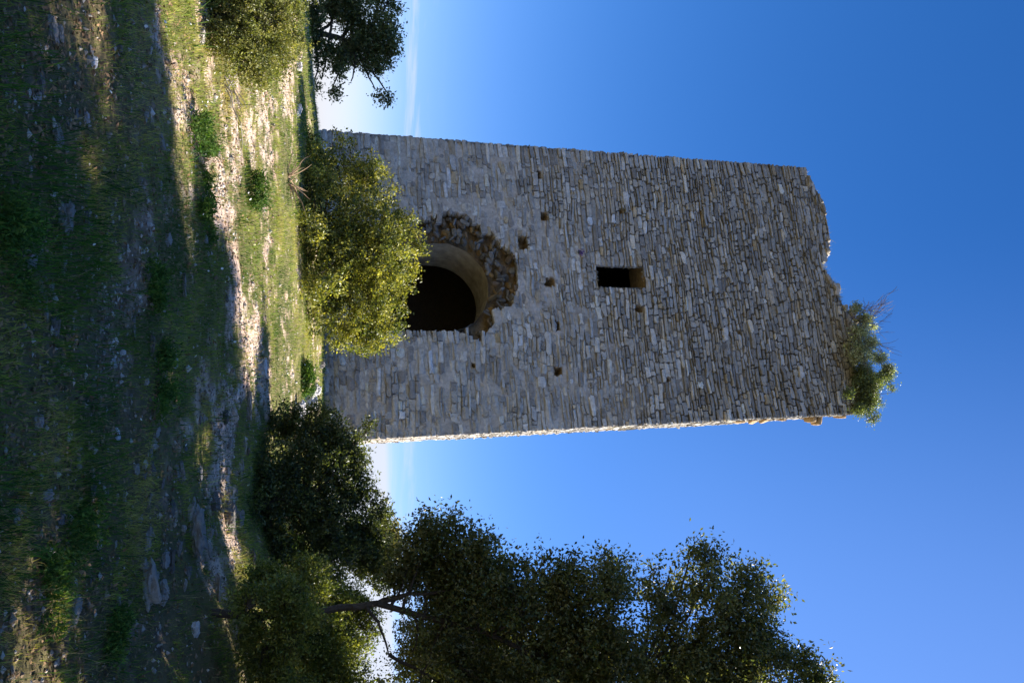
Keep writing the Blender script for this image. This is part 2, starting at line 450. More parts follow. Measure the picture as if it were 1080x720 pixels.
def ruinmask(S, Z):
    m0 = inpoly(S + .08 * (fbm(S * 6, Z * 6, seed=51) - .5), Z + .08 * (fbm(S * 6, Z * 6, seed=52) - .5), ruin_m).astype(float); return m0
def f_depth(S, Z):
    d = md(S, Z)
    m_ = ruinmask(S, Z)
    rr = np.hypot(S - ac_s, np.maximum(Z - ac_z, 0))
    deep = -.34 - .2 * fbm(S * 5, Z * 5, seed=53) + .12 * sstep(ARCH_R + .1, ARCH_R + .9, rr)
    d = d * (1 - m_) + deep * m_
    for a, z, wd, hg in HOLES:
        q = 1 - np.maximum(np.abs(S - a * W0) / (wd / 2), np.abs(Z - z) / (hg / 2)) + .5 * (vn(S * 14, Z * 14, seed=57) - .5); d = d * (1 - sstep(-.1, .3, q)) - (.1 + .24 * min(1, wd * 5)) * sstep(-.1, .3, q)
    return d
def f_col(S, Z):
    c = mc(S, Z); k = ruinmask(S, Z)
    n = fbm(S * 4, Z * 4, seed=54)[..., None]
    brown = np.array([.20, .155, .11]) * (1 - n) + np.array([.30, .20, .09]) * n
    for a, z, wd, hg in HOLES: k = np.maximum(k, (np.abs(S - a * W0) < wd / 2 + .03) & (np.abs(Z - z) < hg / 2 + .03))
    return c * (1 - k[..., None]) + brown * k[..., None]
def f_hole(S, Z):
    S2, Z2 = S.copy(), Z.copy()
    dz = Z - ac_z; ds = S - ac_s
    up = dz > 0
    r = np.hypot(ds, dz)
    ins_arch = up & (r < ARCH_R); ins_j = (~up) & (np.abs(ds) < ARCH_R) & (Z > SILL)
    w_s0, w_s1 = wa0 * W0, wa1 * W0
    insw = (S > w_s0) & (S < w_s1) & (Z > wz0) & (Z < wz1)
    k = ins_arch & (r > ARCH_R - .075); S2[k] = ac_s + ds[k] / r[k] * ARCH_R; Z2[k] = ac_z + dz[k] / r[k] * ARCH_R
    k = ins_j & (np.abs(ds) > ARCH_R - .05); S2[k] = ac_s + np.sign(ds[k]) * ARCH_R
    k = insw & ((S - w_s0) < .045); S2[k] = w_s0
    k = insw & ((w_s1 - S) < .045); S2[k] = w_s1
    k = insw & ((Z - wz0) < .045); Z2[k] = wz0
    k = insw & ((wz1 - Z) < .045); Z2[k] = wz1
    return S2, Z2, ins_arch | ins_j | insw
def f_cuts(z):
    c = []
    h = chord(z)
    if h > 0 : c.append((ac_s - h - .01, ac_s + h + .01))
    if wz0 - .0 < z < wz1: c.append((wa0 * W0, wa1 * W0))
    for a, zz, wd, hg in HOLES:
        if abs(z - zz) < hg / 2: c.append((a * W0 - wd / 2, a * W0 + wd / 2))
    return c
def f_skip(s, z, rng): return bool(inpoly(np.array(s), np.array(z), ruin_m))
mb = MB()
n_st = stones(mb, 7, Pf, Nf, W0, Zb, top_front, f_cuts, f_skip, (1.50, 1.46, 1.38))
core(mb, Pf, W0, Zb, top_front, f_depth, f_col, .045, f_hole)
print('stones', n_st)
# rubble core laid bare round the doorway
rng = np.random.default_rng(99)
def block(mb, c, ax, size, col, rng, mi=0, rough=.12, nd=4, fr_=1.3):
    """one rough stone: axes ax (3x3 rows), half sizes"""
    n = nd; g = np.linspace(-1, 1, n)
    vs, fs, off = [], [], 0
    for k in range(3):
        for sg in (-1, 1):
            a, b = np.meshgrid(g, g); p = np.zeros((n, n, 3)); p[..., k] = sg; p[..., (k + 1) % 3] = a; p[..., (k + 2) % 3] = b * sg
            vs.append(p.reshape(-1, 3)); i_ = (np.arange(n - 1)[:, None] * n + np.arange(n - 1)[None])
            fs.append(np.stack([i_, i_ + 1, i_ + n + 1, i_ + n], -1).reshape(-1, 4) + off); off += n * n
    v = np.concatenate(vs); q = v / (np.sum(np.abs(v) ** 5, 1) ** .2)[:, None]
    sd = int(rng.integers(1e6))
    q = q * (1 + rough * 2 * (fbm(q[:, 0] * fr_ + 9, q[:, 1] * fr_ + 9, q[:, 2] * fr_ + 9, seed=sd, oct=4) - .5))[:, None]
    v = np.asarray(c) + (q * np.asarray(size)) @ np.asarray(ax)
    mb.add(v, np.concatenate(fs), col, mi)
Up = np.array([0, 0, 1.])
def rotaxes(rng, base, amt):
    e = rng.normal(0, amt, 3); M_ = np.array(Matrix.Rotation(e[0], 3, 'X') @ Matrix.Rotation(e[1], 3, 'Y') @ Matrix.Rotation(e[2], 3, 'Z'))
    return base @ M_
base_ax = np.stack([Sd, Up, Nf])
k = 0
for _ in range(1500):
    s = rng.uniform(ac_s - 2, ac_s + 1.7); z = rng.uniform(SILL, ac_z + 2.1)
    r = math.hypot(s - ac_s, max(z - ac_z, 0))
    if not f_skip(s, z, rng) or r < ARCH_R + .05: continue
    dpt = -.30 + .14 * rng.random() + .1 * sstep(ARCH_R + .15, ARCH_R + .9, r)
    radial = r < ARCH_R + .38 and z > ac_z and rng.random() < .35
    th = math.atan2(z - ac_z, s - ac_s)
    if radial:
        ax = np.stack([Sd * math.cos(th) + Up * math.sin(th), -Sd * math.sin(th) + Up * math.cos(th), Nf])
        size = (rng.uniform(.07, .15), rng.uniform(.018, .04), rng.uniform(.05, .1))
    else: ax = base_ax; size = (rng.uniform(.03, .13), rng.uniform(.015, .06), rng.uniform(.03, .1))
    ax = rotaxes(rng, ax, .45)
    q = rng.random()
    q += .35 * (s < ac_s - .3); c = np.array([.17, .12, .075]) if q < .5 else np.array([.26, .16, .06]) if q < .65 else np.array([.2, .185, .165])
    block(mb, Pf(np.array(s), np.array(z), np.array(dpt)), ax, size, c * rng.uniform(.55, 1.1), rng); k += 1
    if k > 150: break
# pale stones standing out in the wall
for x, u, wd, hg, cc in [(660, 210, .2, .085, (.55, .54, .52)), (560, 262, .05, .05, (.6, .6, .58)), (765, 352, .17, .07, (.5, .49, .47)), (845, 392, .16, .08, (.5, .49, .47)), (528, 216, .1, .12, (.5, .49, .47)), (377, 165, .14, .12, (.5, .48, .46)), (571, 403, .14, .11, (.5, .49, .47))]:
    a, z = az(x, u); block(mb, Pf(np.array(a * W0), np.array(z), np.array(-.02)), rotaxes(rng, base_ax, .04), (wd, hg, .06), cc, rng, rough=.06)
a, z = az(586, 343)
for q in (-1, 1): block(mb, Pf(np.array(a * W0 + q * .05), np.array(z), np.array(-.08)), rotaxes(rng, base_ax, .5), (.07, .025, .05), (.4, .39, .38), rng)
tower_child(mb, 'front_wall', [M_STONE, M_MORTAR])

def side(name, E0, E1, W, ztop, seed, step=.09, hue=(1, 1, 1), prof_extra=None):
    mid0, mid1 = E0(5.), E1(5.); d = mid1 - mid0; d /= np.linalg.norm(d); n = np.cross(d, Up); n /= np.linalg.norm(n)
    P = faceP(E0, E1, n, W); mb = MB()
    stones(mb, seed, P, n, W, Zb, ztop, lambda z: [], lambda s, z, r: False, hue)
    dpt = mort_depth(seed + 3)
    core(mb, P, W, Zb, ztop, dpt, mort_col(seed + 4), step)
    if prof_extra: prof_extra(mb, P)
    return tower_child(mb, name, [M_STONE, M_MORTAR])
zr = float(top_front(1.0)); zl = float(top_front(0.0))
def jag(z_a, z_b, seed): return lambda a: z_a + (z_b - z_a) * float(a) + .5 * (float(fbm(np.array(float(a) * 5), np.array(0.), seed=seed)) - .5) * min(1, 8 * float(a), 8 * (1 - float(a)))
ZBL, ZBR = zl + .1, zr - .9
def corbels(mb, P):
    r = np.random.default_rng(5)
    for x, wd, pr_ in ((868, .22, .16), (861, .14, .1), (812, .08, .05), (800, .08, .05), (785, .07, .04), (830, .06, .04), (893, .2, .05)):
        z = az(x, 438)[1]
        block(mb, P(np.array(.3), np.array(z), np.array(pr_ * .4)), rotaxes(r, np.stack([dr, Up, np.cross(dr, Up)]), .12), (.2, .07, pr_), (.42, .28, .14), r)
side('side_wall', ER, EBR, BRd, jag(zr, ZBR, 61), 17, hue=(1.5, 1.42, 1.3), prof_extra=corbels)
side('side_wall', EBL, EL, BLd, jag(ZBL, zl, 62), 18)
side('rear_wall', EBR, EBL, float(np.linalg.norm(BLb - BRb)), jag(ZBR, ZBL, 63), 19, .14)

# doorway vault, its floor, and the dark rooms behind
mb = MB()
prof = [(-ARCH_R, SILL)] + [(-ARCH_R, SILL + (ac_z - SILL) * k / 5) for k in range(1, 5)] + [(ARCH_R * math.cos(t), ac_z + ARCH_R * math.sin(t)) for t in np.linspace(math.pi, 0, 33)] + [(ARCH_R, SILL + (ac_z - SILL) * k / 5) for k in range(4, -1, -1)]
prof = np.array(prof); nP = len(prof)
dst = np.linspace(0, 1, 14)
start = np.where(prof[:, 0] > ARCH_R * .82, .06, .2) + .2 * fbm(prof[:, 0] * 6, prof[:, 1] * 6, seed=71)
VD = 1.75
Dd = -(start[None] + (VD - start[None]) * dst[:, None])
ins = 1 + .012 * (fbm(prof[None, :, 0] * 3 + dst[:, None] * 3, prof[None, :, 1] * 3, seed=72) - .5)
Sg = ac_s + prof[None, :, 0] * ins; Zg = ac_z + (prof[None, :, 1] - ac_z) * ins
v = Pf(Sg, Zg, Dd)
i_ = (np.arange(13)[:, None] * nP + np.arange(nP - 1)[None]); f = np.stack([i_, i_ + nP, i_ + nP + 1, i_ + 1], -1).reshape(-1, 4)
nn = fbm(Sg * 3, Zg * 3, Dd * 3, seed=73)[..., None]
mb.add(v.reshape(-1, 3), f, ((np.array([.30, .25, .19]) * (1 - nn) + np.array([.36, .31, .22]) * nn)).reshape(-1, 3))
q = Pf(np.array([ac_s - ARCH_R, ac_s + ARCH_R, ac_s + ARCH_R, ac_s - ARCH_R]), np.array([SILL] * 4) + .01, np.array([-.02, -.02, -VD, -VD]))
mb.add(q, [[0, 1, 2, 3]], (.22, .19, .15))
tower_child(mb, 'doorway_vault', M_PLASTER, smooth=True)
mb = MB()
ws0, ws1 = wa0 * W0, wa1 * W0
c4 = [(ws0, wz0), (ws0, wz1), (ws1, wz1), (ws1, wz0)]
g = np.linspace(0, 1, 9)
for k, ((s0, z0), (s1, z1)) in enumerate(zip(c4, c4[1:] + c4[:1])):
    a, b = np.meshgrid(g, g)
    S_ = s0 + (s1 - s0) * a; S_ = S_ - .34 * b * (np.abs(S_ - ws0) < .01); Z_ = z0 + (z1 - z0) * a; D_ = -.01 - b * .9
    v = Pf(S_, Z_, D_ ); i_ = (np.arange(8)[:, None] * 9 + np.arange(8)[None])
    cc = [(.30, .29, .28), (.30, .22, .12), (.28, .27, .25), (.25, .24, .22)][k]
    mb.add(v.reshape(-1, 3), np.stack([i_, i_ + 9, i_ + 10, i_ + 1], -1).reshape(-1, 4), cc)
tower_child(mb, 'window_reveal', M_STONE)
mb = MB()
def room(s0, s1, z0, z1, d0, d1):
    P8 = Pf(np.array([s0, s1, s1, s0] * 2), np.array([z0, z0, z1, z1] * 2), np.array([d0] * 4 + [d1] * 4))
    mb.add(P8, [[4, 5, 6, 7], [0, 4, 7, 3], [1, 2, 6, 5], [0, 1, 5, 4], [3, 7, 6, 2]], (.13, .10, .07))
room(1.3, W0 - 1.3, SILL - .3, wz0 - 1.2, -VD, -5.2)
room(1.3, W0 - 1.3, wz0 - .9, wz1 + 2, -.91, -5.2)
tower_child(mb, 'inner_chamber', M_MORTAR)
# ragged wall head
mb = MB(); nT = 60
a, b = np.meshgrid(np.linspace(0, 1, nT), np.linspace(0, 1, nT))
zf = np.vectorize(lambda q: float(top_front(q)))(a); zbk = ZBL + (ZBR - ZBL) * a
zz = zf * (1 - sstep(.1, 1, b)) + zbk * sstep(.1, 1, b) - .07 - .9 * sstep(.16, .2, b) * sstep(1, .86, b) * sstep(0, .16, a) * sstep(1, .84, a) + .16 * (fbm(a * 14, b * 14, seed=81) - .5)
E = lambda f_: f_(zz)
pf_ = EL(zz) * (1 - a[..., None]) + ER(zz) * a[..., None]; pb_ = EBL(zz) * (1 - a[..., None]) + EBR(zz) * a[..., None]
v = pf_ * (1 - b[..., None]) + pb_ * b[..., None]
cen = v.mean((0, 1)); v[..., :2] = cen[:2] + (v[..., :2] - cen[:2]) * .985
i_ = (np.arange(nT - 1)[:, None] * nT + np.arange(nT - 1)[None]); mb.add(v.reshape(-1, 3), np.stack([i_, i_ + 1, i_ + nT + 1, i_ + nT], -1).reshape(-1, 4), (.26, .22, .16), 1)
rng = np.random.default_rng(3)
for _ in range(420):
    e = rng.random()
    if e < .5: aa, bb = rng.random(), rng.uniform(.01, .1)
    elif e < .75: aa, bb = rng.choice([rng.uniform(.01, .1), rng.uniform(.9, .99)]), rng.random()
    else: aa, bb = rng.random(), rng.uniform(.88, .99)
    p = v[int(bb * (nT - 1)), int(aa * (nT - 1))]
    c = np.array([.3, .26, .2]) if rng.random() < .7 else np.array([.45, .42, .38])
    block(mb, p + [0, 0, rng.uniform(0, .09)], rotaxes(rng, base_ax, .22), (rng.uniform(.06, .17), rng.uniform(.03, .065), rng.uniform(.06, .12)), c * rng.uniform(.7, 1.2), rng)
for x, u, sz in [(885, 302, .12), (901, 330, .13), (899, 345, .1), (872, 262, .1), (874, 250, .1), (868, 226, .1), (866, 216, .09), (895, 336, .14), (860, 197, .1)]:
    p = onface(x, u) - Nf * .12
    block(mb, p, rotaxes(rng, base_ax, .3), (sz, sz * .6, sz), np.array([.30, .25, .18]) * rng.uniform(.8, 1.3), rng)
tower_child(mb, 'wall_head', [M_STONE, M_MORTAR])

# ------------------------------------------------------------------ plants
BARK = (.075, .06, .045)
def foliage(mb, blobs, n, leaf, cols, rng, tuft=.13, per=26, gap=.42, gs=2.2, asp=.5, upb=.3, shell=.55):
    """blobs: (centre, radius or (rx,ry,rz)); leaves in tufts on twig ends spread through the volume"""
    C_ = np.array([b[0] for b in blobs], float); Rr = np.array([(b[1],) * 3 if np.isscalar(b[1]) else b[1] for b in blobs], float)
    wgt = Rr.prod(1) ** .72; wgt /= wgt.sum()
    nt_ = int(n / per * 2.2)
    k = rng.choice(len(blobs), nt_, p=wgt)
    d = rng.normal(size=(nt_, 3)); d /= np.linalg.norm(d, axis=1)[:, None]
    r = rng.random(nt_) ** shell
    r *= .82 + .36 * vn(d[:, 0] * 2.3 + k * 7, d[:, 1] * 2.3, d[:, 2] * 2.3, seed=int(rng.integers(999)))
    T = C_[k] + d * Rr[k] * r[:, None]
    g = fbm(T[:, 0] * gs, T[:, 1] * gs, T[:, 2] * gs, seed=int(rng.integers(999)), oct=3)
    T = T[g > gap][: int(n / per)]
    ph = rng.random(len(T))
    m_ = len(T) * per
    ti = np.repeat(np.arange(len(T)), per)
    tl = rng.normal(size=(len(T), 3)); tl /= np.linalg.norm(tl, axis=1)[:, None]      # twig direction
    tsz = tuft * rng.uniform(.55, 1.35, len(T))
    along = rng.random(m_) * 1.6 - .8
    p = T[ti] + tl[ti] * (along * tsz[ti])[:, None] + rng.normal(size=(m_, 3)) * (tsz[ti] * .30)[:, None]
    ld = rng.normal(size=(m_, 3)) + tl[ti] * .5; ld[:, 2] += upb; ld /= np.linalg.norm(ld, axis=1)[:, None]
    sd = np.cross(ld, rng.normal(size=(m_, 3))); sd /= np.linalg.norm(sd, axis=1)[:, None]
    nr = np.cross(ld, sd)
    L_ = leaf * rng.uniform(.6, 1.3, m_)[:, None]; w_ = L_ * asp * rng.uniform(.8, 1.2, m_)[:, None]
    v = np.stack([p, p + ld * L_ * .5 + sd * w_ * .5 + nr * w_ * .18, p + ld * L_, p + ld * L_ * .5 - sd * w_ * .5 + nr * w_ * .18], 1)
    f = np.arange(m_ * 4).reshape(-1, 4)
    cols = np.array(cols, float)
    cw = np.clip(ph[ti] + rng.normal(0, .22, m_), 0, .999) * (len(cols) - 1)
    ci = cw.astype(int); fr = (cw - ci)[:, None]
    c = cols[ci] * (1 - fr) + cols[np.minimum(ci + 1, len(cols) - 1)] * fr
    c = c * rng.uniform(.75, 1.3, (m_, 1)) * rng.uniform(.62, 1.4, len(T))[ti][:, None]
    mb.add(v.reshape(-1, 3), f, np.repeat(c, 4, 0))
    return T
def limb(mb, a, b, r0, r1, rng, wig=.06, n=7, col=BARK, sides=6):
    a, b = np.asarray(a, float), np.asarray(b, float); t = np.linspace(0, 1, n)[:, None]
    L_ = np.linalg.norm(b - a)
    off = np.cumsum(rng.normal(0, wig * L_ / n * 1.6, (n, 3)), 0); off -= off[0] * (1 - t) + off[-1] * t
    p = a + (b - a) * t + off; p[:, 2] += (np.sin(t[:, 0] * math.pi) * L_ * .04)
    tube(mb, p, np.linspace(r0, r1, n), col, sides)
    return p
def plant(name, label, cat, base, blobs, n, leaf, cols, seed, trunk=None, group=None, stemname='trunk', crown='crown', tr=.05, twigs=.5, **kw):
    rng = np.random.default_rng(seed)
    base = np.array(base, float)
    t = thing(name, label, cat, base, group)
    mb = MB(); T = foliage(mb, blobs, n, leaf, cols, rng, **kw)
    mb.build(crown, M_LEAF, t).location = tuple(-base)
    mb = MB()
    if trunk is None:
        cz = np.mean([b[0] for b in blobs], 0)
        trunk = [base - [0, 0, .1], base * .5 + cz * .5]
    trunk = [np.asarray(q, float) for q in trunk]
    pts = []
    for i, (a, b) in enumerate(zip(trunk[:-1], trunk[1:])):
        k = len(trunk) - 1
        pts += list(limb(mb, a, b, tr * (1 - .5 * i / k), tr * (1 - .5 * (i + 1) / k), rng, .05))
    pts = np.array(pts); up = pts[len(pts) // 3:]
    hubs = []
    if name == 'leaning_oak':
        for a_, b_3 in (((398, 636, 6.4), (520, 610, 6.3)), ((385, 637, 6.4), (410, 690, 6.4)), ((410, 690, 6.4), (480, 730, 6.3)), ((372, 640, 6.4), (430, 625, 6.5))):
            hubs += list(limb(mb, at(*a_), at(*b_3), tr * .5, tr * .2, rng, .1, 9)[3:])
    for c, r in blobs:
        c = np.array(c, float); rr = r if np.isscalar(r) else min(r)
        j = np.argmin(np.linalg.norm(up - c, axis=1) + .15 * rng.random(len(up)))
        q = limb(mb, up[j], c + rng.normal(0, rr * .25, 3), tr * .42, tr * .14, rng, .1, 9); hubs += list(q[3:])
    hubs = np.array(hubs)
    for p in T[rng.random(len(T)) < twigs]:
        j = np.argmin(np.linalg.norm(hubs - p, axis=1)); 
        if np.linalg.norm(hubs[j] - p) < 1.3: limb(mb, hubs[j], p, tr * .1, .0025, rng, .12, 5, sides=3)
    mb.build(stemname, M_BARK, t).location = tuple(-base)
    return t
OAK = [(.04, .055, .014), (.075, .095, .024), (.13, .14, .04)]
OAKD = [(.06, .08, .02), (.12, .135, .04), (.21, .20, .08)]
GOLD = [(.06, .08, .016), (.13, .15, .028), (.25, .245, .045), (.36, .33, .065)]
def gz(X, Y): return float(G(np.array(X), np.array(Y)))
def pxblobs(lst, k=1.0):
    """(x, u, radius in pixels, distance)"""
    out_ = []
    for x, u, r, Y in lst:
        out_.append((at(x, u, Y), r / 855. * Y * k))
    return out_

# lit bush in front of the tower
bl = pxblobs([(350, 175, 34, 14.6), (385, 195, 34, 14.6), (345, 225, 36, 14), (385, 245, 42, 14), (420, 245, 26, 14.3), (350, 275, 42, 13.8), (400, 285, 42, 13.8), (425, 290, 24, 14), (350, 325, 38, 14), (395, 335, 34, 14), (372, 352, 26, 14.2), (392, 362, 16, 14.2),
              (325, 190, 26, 13.8), (322, 240, 26, 13.2), (330, 160, 22, 14.8), (350, 145, 14, 14.8), (335, 300, 26, 13.2), (440, 262, 12, 14.2), (415, 222, 16, 14.3), (330, 260, 24, 15), (380, 300, 40, 15)])
c0 = at(318, 250, 14)
plant('evergreen_bush', 'big yellow-green bush standing against the foot of the tower below the doorway', 'bush', (c0[0], 14, gz(c0[0], 14)), bl, 62000, .055, GOLD, 11, crown='foliage', stemname='stem', tr=.05, twigs=.25, tuft=.15, gap=.40, per=30, asp=.55,
      trunk=[(c0[0], 14, gz(c0[0], 14) - .1), (c0[0] + .1, 14, gz(c0[0], 14) + .9)])
# bush near the left edge
bl = pxblobs([(245, 20, 38, 7.1), (262, 55, 38, 7.0), (285, 20, 38, 7.3), (275, 80, 20, 7.1), (300, 40, 26, 7.4), (240, -20, 40, 7.1), (280, -30, 45, 7.3), (305, 0, 22, 7.5), (288, 62, 24, 7.3), (232, 40, 20, 6.9)])
c0 = at(225, 15, 7.1)
plant('rounded_shrub', 'dense rounded olive-green shrub on the sunlit slope at the edge of the picture', 'bush', (c0[0], 7.1, gz(c0[0], 7.1)), bl, 48000, .026, [(.10, .115, .025), (.17, .18, .04), (.26, .24, .07)], 12, crown='foliage', stemname='stem', tr=.03, twigs=.2, tuft=.07, gap=.36, gs=4, per=24,
      trunk=[(c0[0], 7.1, gz(c0[0], 7.1) - .1), (c0[0], 7.1, gz(c0[0], 7.1) + .4)])
# tree past the crest
bl = pxblobs([(350, 10, 24, 22), (345, 50, 16, 22), (375, 15, 26, 22), (400, 35, 24, 22), (378, 50, 22, 22), (395, 70, 18, 22), (410, 55, 16, 22), (395, 92, 14, 22), (372, 85, 13, 22), (355, 75, 12, 21.8), (350, -20, 30, 22.5), (380, -25, 34, 22.5), (405, 5, 20, 22.3), (335, 25, 16, 22), (335, 62, 9, 21.8), (333, 90, 5, 21.8), (408, 103, 7, 22), (332, 45, 14, 22), (338, 80, 11, 22), (330, 15, 14, 22), (352, 96, 8, 22), (365, 60, 16, 22), (385, 45, 20, 22)])
c0 = at(318, 30, 22)
plant('holm_oak', 'dark leafy tree rising beyond the crest, against pale sky beside the tower', 'tree', (c0[0], 22, gz(c0[0], 22)), bl, 34000, .09, OAKD, 13, tr=.11, twigs=.5, tuft=.22, gap=.44, gs=1.4, per=22,
      trunk=[(c0[0], 22, gz(c0[0], 22) - .1), at(335, 35, 22), at(372, 45, 22)])
# dark shrub right of the tower foot
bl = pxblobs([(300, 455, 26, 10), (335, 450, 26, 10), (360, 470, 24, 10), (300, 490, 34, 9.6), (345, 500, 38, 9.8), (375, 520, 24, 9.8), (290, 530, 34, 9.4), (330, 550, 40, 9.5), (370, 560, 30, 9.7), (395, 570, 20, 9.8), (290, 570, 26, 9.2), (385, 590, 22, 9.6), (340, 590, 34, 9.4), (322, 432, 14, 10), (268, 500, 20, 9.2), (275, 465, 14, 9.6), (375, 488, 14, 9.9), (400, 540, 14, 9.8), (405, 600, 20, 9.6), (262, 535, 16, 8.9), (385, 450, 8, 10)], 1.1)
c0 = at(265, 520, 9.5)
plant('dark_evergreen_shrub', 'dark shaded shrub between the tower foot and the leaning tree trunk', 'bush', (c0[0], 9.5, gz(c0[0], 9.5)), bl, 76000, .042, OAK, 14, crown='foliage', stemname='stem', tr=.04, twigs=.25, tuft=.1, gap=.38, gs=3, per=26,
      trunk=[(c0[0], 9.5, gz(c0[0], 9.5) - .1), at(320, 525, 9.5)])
# backlit shrub under the tree
bl = pxblobs([(290, 640, 30, 6.3), (335, 675, 32, 7.2), (290, 690, 36, 6.3), (345, 705, 36, 7.3), (375, 670, 22, 7.5), (280, 612, 22, 6.6), (325, 615, 26, 7.3), (272, 665, 22, 6.2), (295, 740, 40, 6.4), (372, 705, 18, 7.5), (362, 640, 24, 7.6), (350, 750, 40, 7.2), (385, 640, 16, 7.6), (300, 665, 26, 6.2), (390, 660, 12, 7.6), (262, 632, 18, 6.1), (300, 632, 22, 6.1), (325, 650, 14, 6.1)], 1.1)
c0 = at(262, 670, 7.0)
plant('yellowish_shrub', 'yellow-green backlit shrub growing under the leaning tree in the corner', 'bush', (c0[0], 7.0, gz(c0[0], 7.0)), bl, 85000, .028, [(.08, .11, .02), (.15, .175, .03), (.24, .24, .05)], 15, crown='foliage', stemname='stem', tr=.03, twigs=.6, tuft=.09, gap=.42, gs=3.5, per=22,
      trunk=[(c0[0], 7.0, gz(c0[0], 7.0) - .1), at(300, 670, 7.0)])
# the tall tree leaning over the foreground
bl = pxblobs([(430, 590, 24, 6.6), (450, 562, 24, 6.5), (478, 560, 20, 6.4), (470, 600, 34, 6.5), (455, 640, 28, 6.4), (500, 625, 38, 6.3), (515, 590, 24, 6.3), (545, 625, 36, 6.2), (600, 655, 44, 6.1), (560, 690, 50, 6.2), (640, 615, 34, 6.0), (690, 605, 28, 6.0), (640, 680, 48, 6.0), (742, 588, 24, 5.9), (735, 625, 38, 5.9), (785, 610, 24, 5.9), (770, 650, 32, 5.9), (815, 632, 14, 5.9), (790, 690, 32, 5.8), (840, 705, 20, 5.8), (720, 700, 50, 5.9), (480, 690, 36, 6.3), (440, 690, 16, 6.4),
              (620, 750, 60, 6.0), (520, 760, 50, 6.1), (720, 770, 55, 5.8), (800, 750, 40, 5.7), (860, 750, 30, 5.7), (600, 600, 18, 6.1), (575, 592, 12, 6.1), (440, 735, 26, 6.3), (660, 830, 60, 5.8), (560, 830, 60, 5.9), (690, 640, 30, 6.0), (590, 620, 20, 6.1), (620, 700, 40, 6.4), (780, 720, 40, 5.8), (680, 720, 40, 6.3), (530, 720, 40, 6.4), (455, 600, 24, 6.5), (420, 610, 16, 6.6), (500, 580, 20, 6.3), (470, 680, 50, 8.3), (530, 700, 60, 8.3), (500, 645, 40, 8.2), (560, 740, 60, 8.2), (450, 720, 40, 8.3), (790, 640, 22, 5.9), (760, 665, 26, 5.9), (745, 690, 28, 5.9), (800, 668, 24, 5.9), (820, 690, 20, 5.8), (862, 715, 22, 5.8), (845, 690, 14, 5.8)], 1.18)
c0 = at(262, 640, 6.5)
big = plant('leaning_oak', 'tall dark evergreen tree with a slender forking trunk, overhanging the corner', 'tree', (c0[0], 6.5, gz(c0[0], 6.5)), bl, 230000, .037, OAKD, 16, tr=.034, twigs=.4, tuft=.13, gap=.40, gs=3.0, per=34,
      trunk=[(c0[0] + .05, 6.6, gz(c0[0], 6.5) - .1), at(312, 648, 6.5), at(365, 640, 6.45), at(398, 636, 6.4), at(470, 655, 6.3), at(560, 690, 6.1), at(700, 710, 5.9)])
# pale young tree far behind
bl = pxblobs([(405, 560, 16, 15), (410, 580, 16, 15), (395, 590, 16, 15), (418, 568, 9, 15), (385, 575, 16, 15)])
c0 = at(330, 575, 15)
plant('pale_young_tree', 'small pale yellow-leaved tree peeping over the dark shrub', 'tree', (c0[0], 15, gz(c0[0], 15)), bl, 5000, .07, [(.16, .15, .05), (.24, .21, .08)], 17, tr=.05, tuft=.16, gap=.4)
# trees placed unseen beyond the frame to shade the foreground
for i, (X, Y, h, s, lab) in enumerate([(4.5, 4.7, 5.4, 1.3, 'evergreen tree just outside the picture shading the foreground grass'), (.8, -4.2, 7.5, 1.9, 'added tall evergreen tree behind the camera, unseen, blocking sky light'), (.6, -.9, 6.4, 1.3, 'added evergreen tree over the camera, unseen, its high crown blocking sky light'), (-5.6, .6, 6.8, 1.6, 'added tall evergreen tree outside the picture away from the sun, blocking sky light'), (4.3, 2.7, 5.2, 1.5, 'second shading evergreen tree, nearest to the camera, outside the picture'), (5.6, 3.8, 7.6, 1.5, 'third shading evergreen tree, the tallest of those outside the picture'), (3.7, 5.5, 2.9, .6, 'low shading evergreen tree just outside the picture beside the leaning trunk'), (4.0, 6.5, 1.7, .5, 'lowest and bushiest shading evergreen outside the picture, up the slope from the leaning trunk'), (4.6, 7.4, 3.7, .6, 'shading evergreen tree outside the picture beside the stony strip'), (4.7, 9.3, 2.7, .7, 'shading evergreen tree farthest up the slope, beyond the yellow-green shrub')]):  # those behind, over and left of the camera added to block sky light
    rng = np.random.default_rng(70 + i); z = gz(X, Y); high = X == 4.6 or X == .6
    bl = [((X + rng.normal(0, s * .42), Y + rng.normal(0, s * .42), z + h * rng.uniform(.8 if high else .38 if h > 3 else .2, .97)), rng.uniform(.55, .9) * (.6 if X == 4.6 else 1 if h > 3 else .7)) for _ in range(20)]
    plant('shade_oak', lab, 'tree', (X, Y, z), bl, 40000, .065, OAKD, 40 + i, tr=.09, twigs=.2, tuft=.15, gap=.45, gs=1.6, per=22, group='trees shading the foreground', trunk=[(X, Y, z - .1), (X, Y, z + h * .5), (X + .1, Y, z + h * .8)])

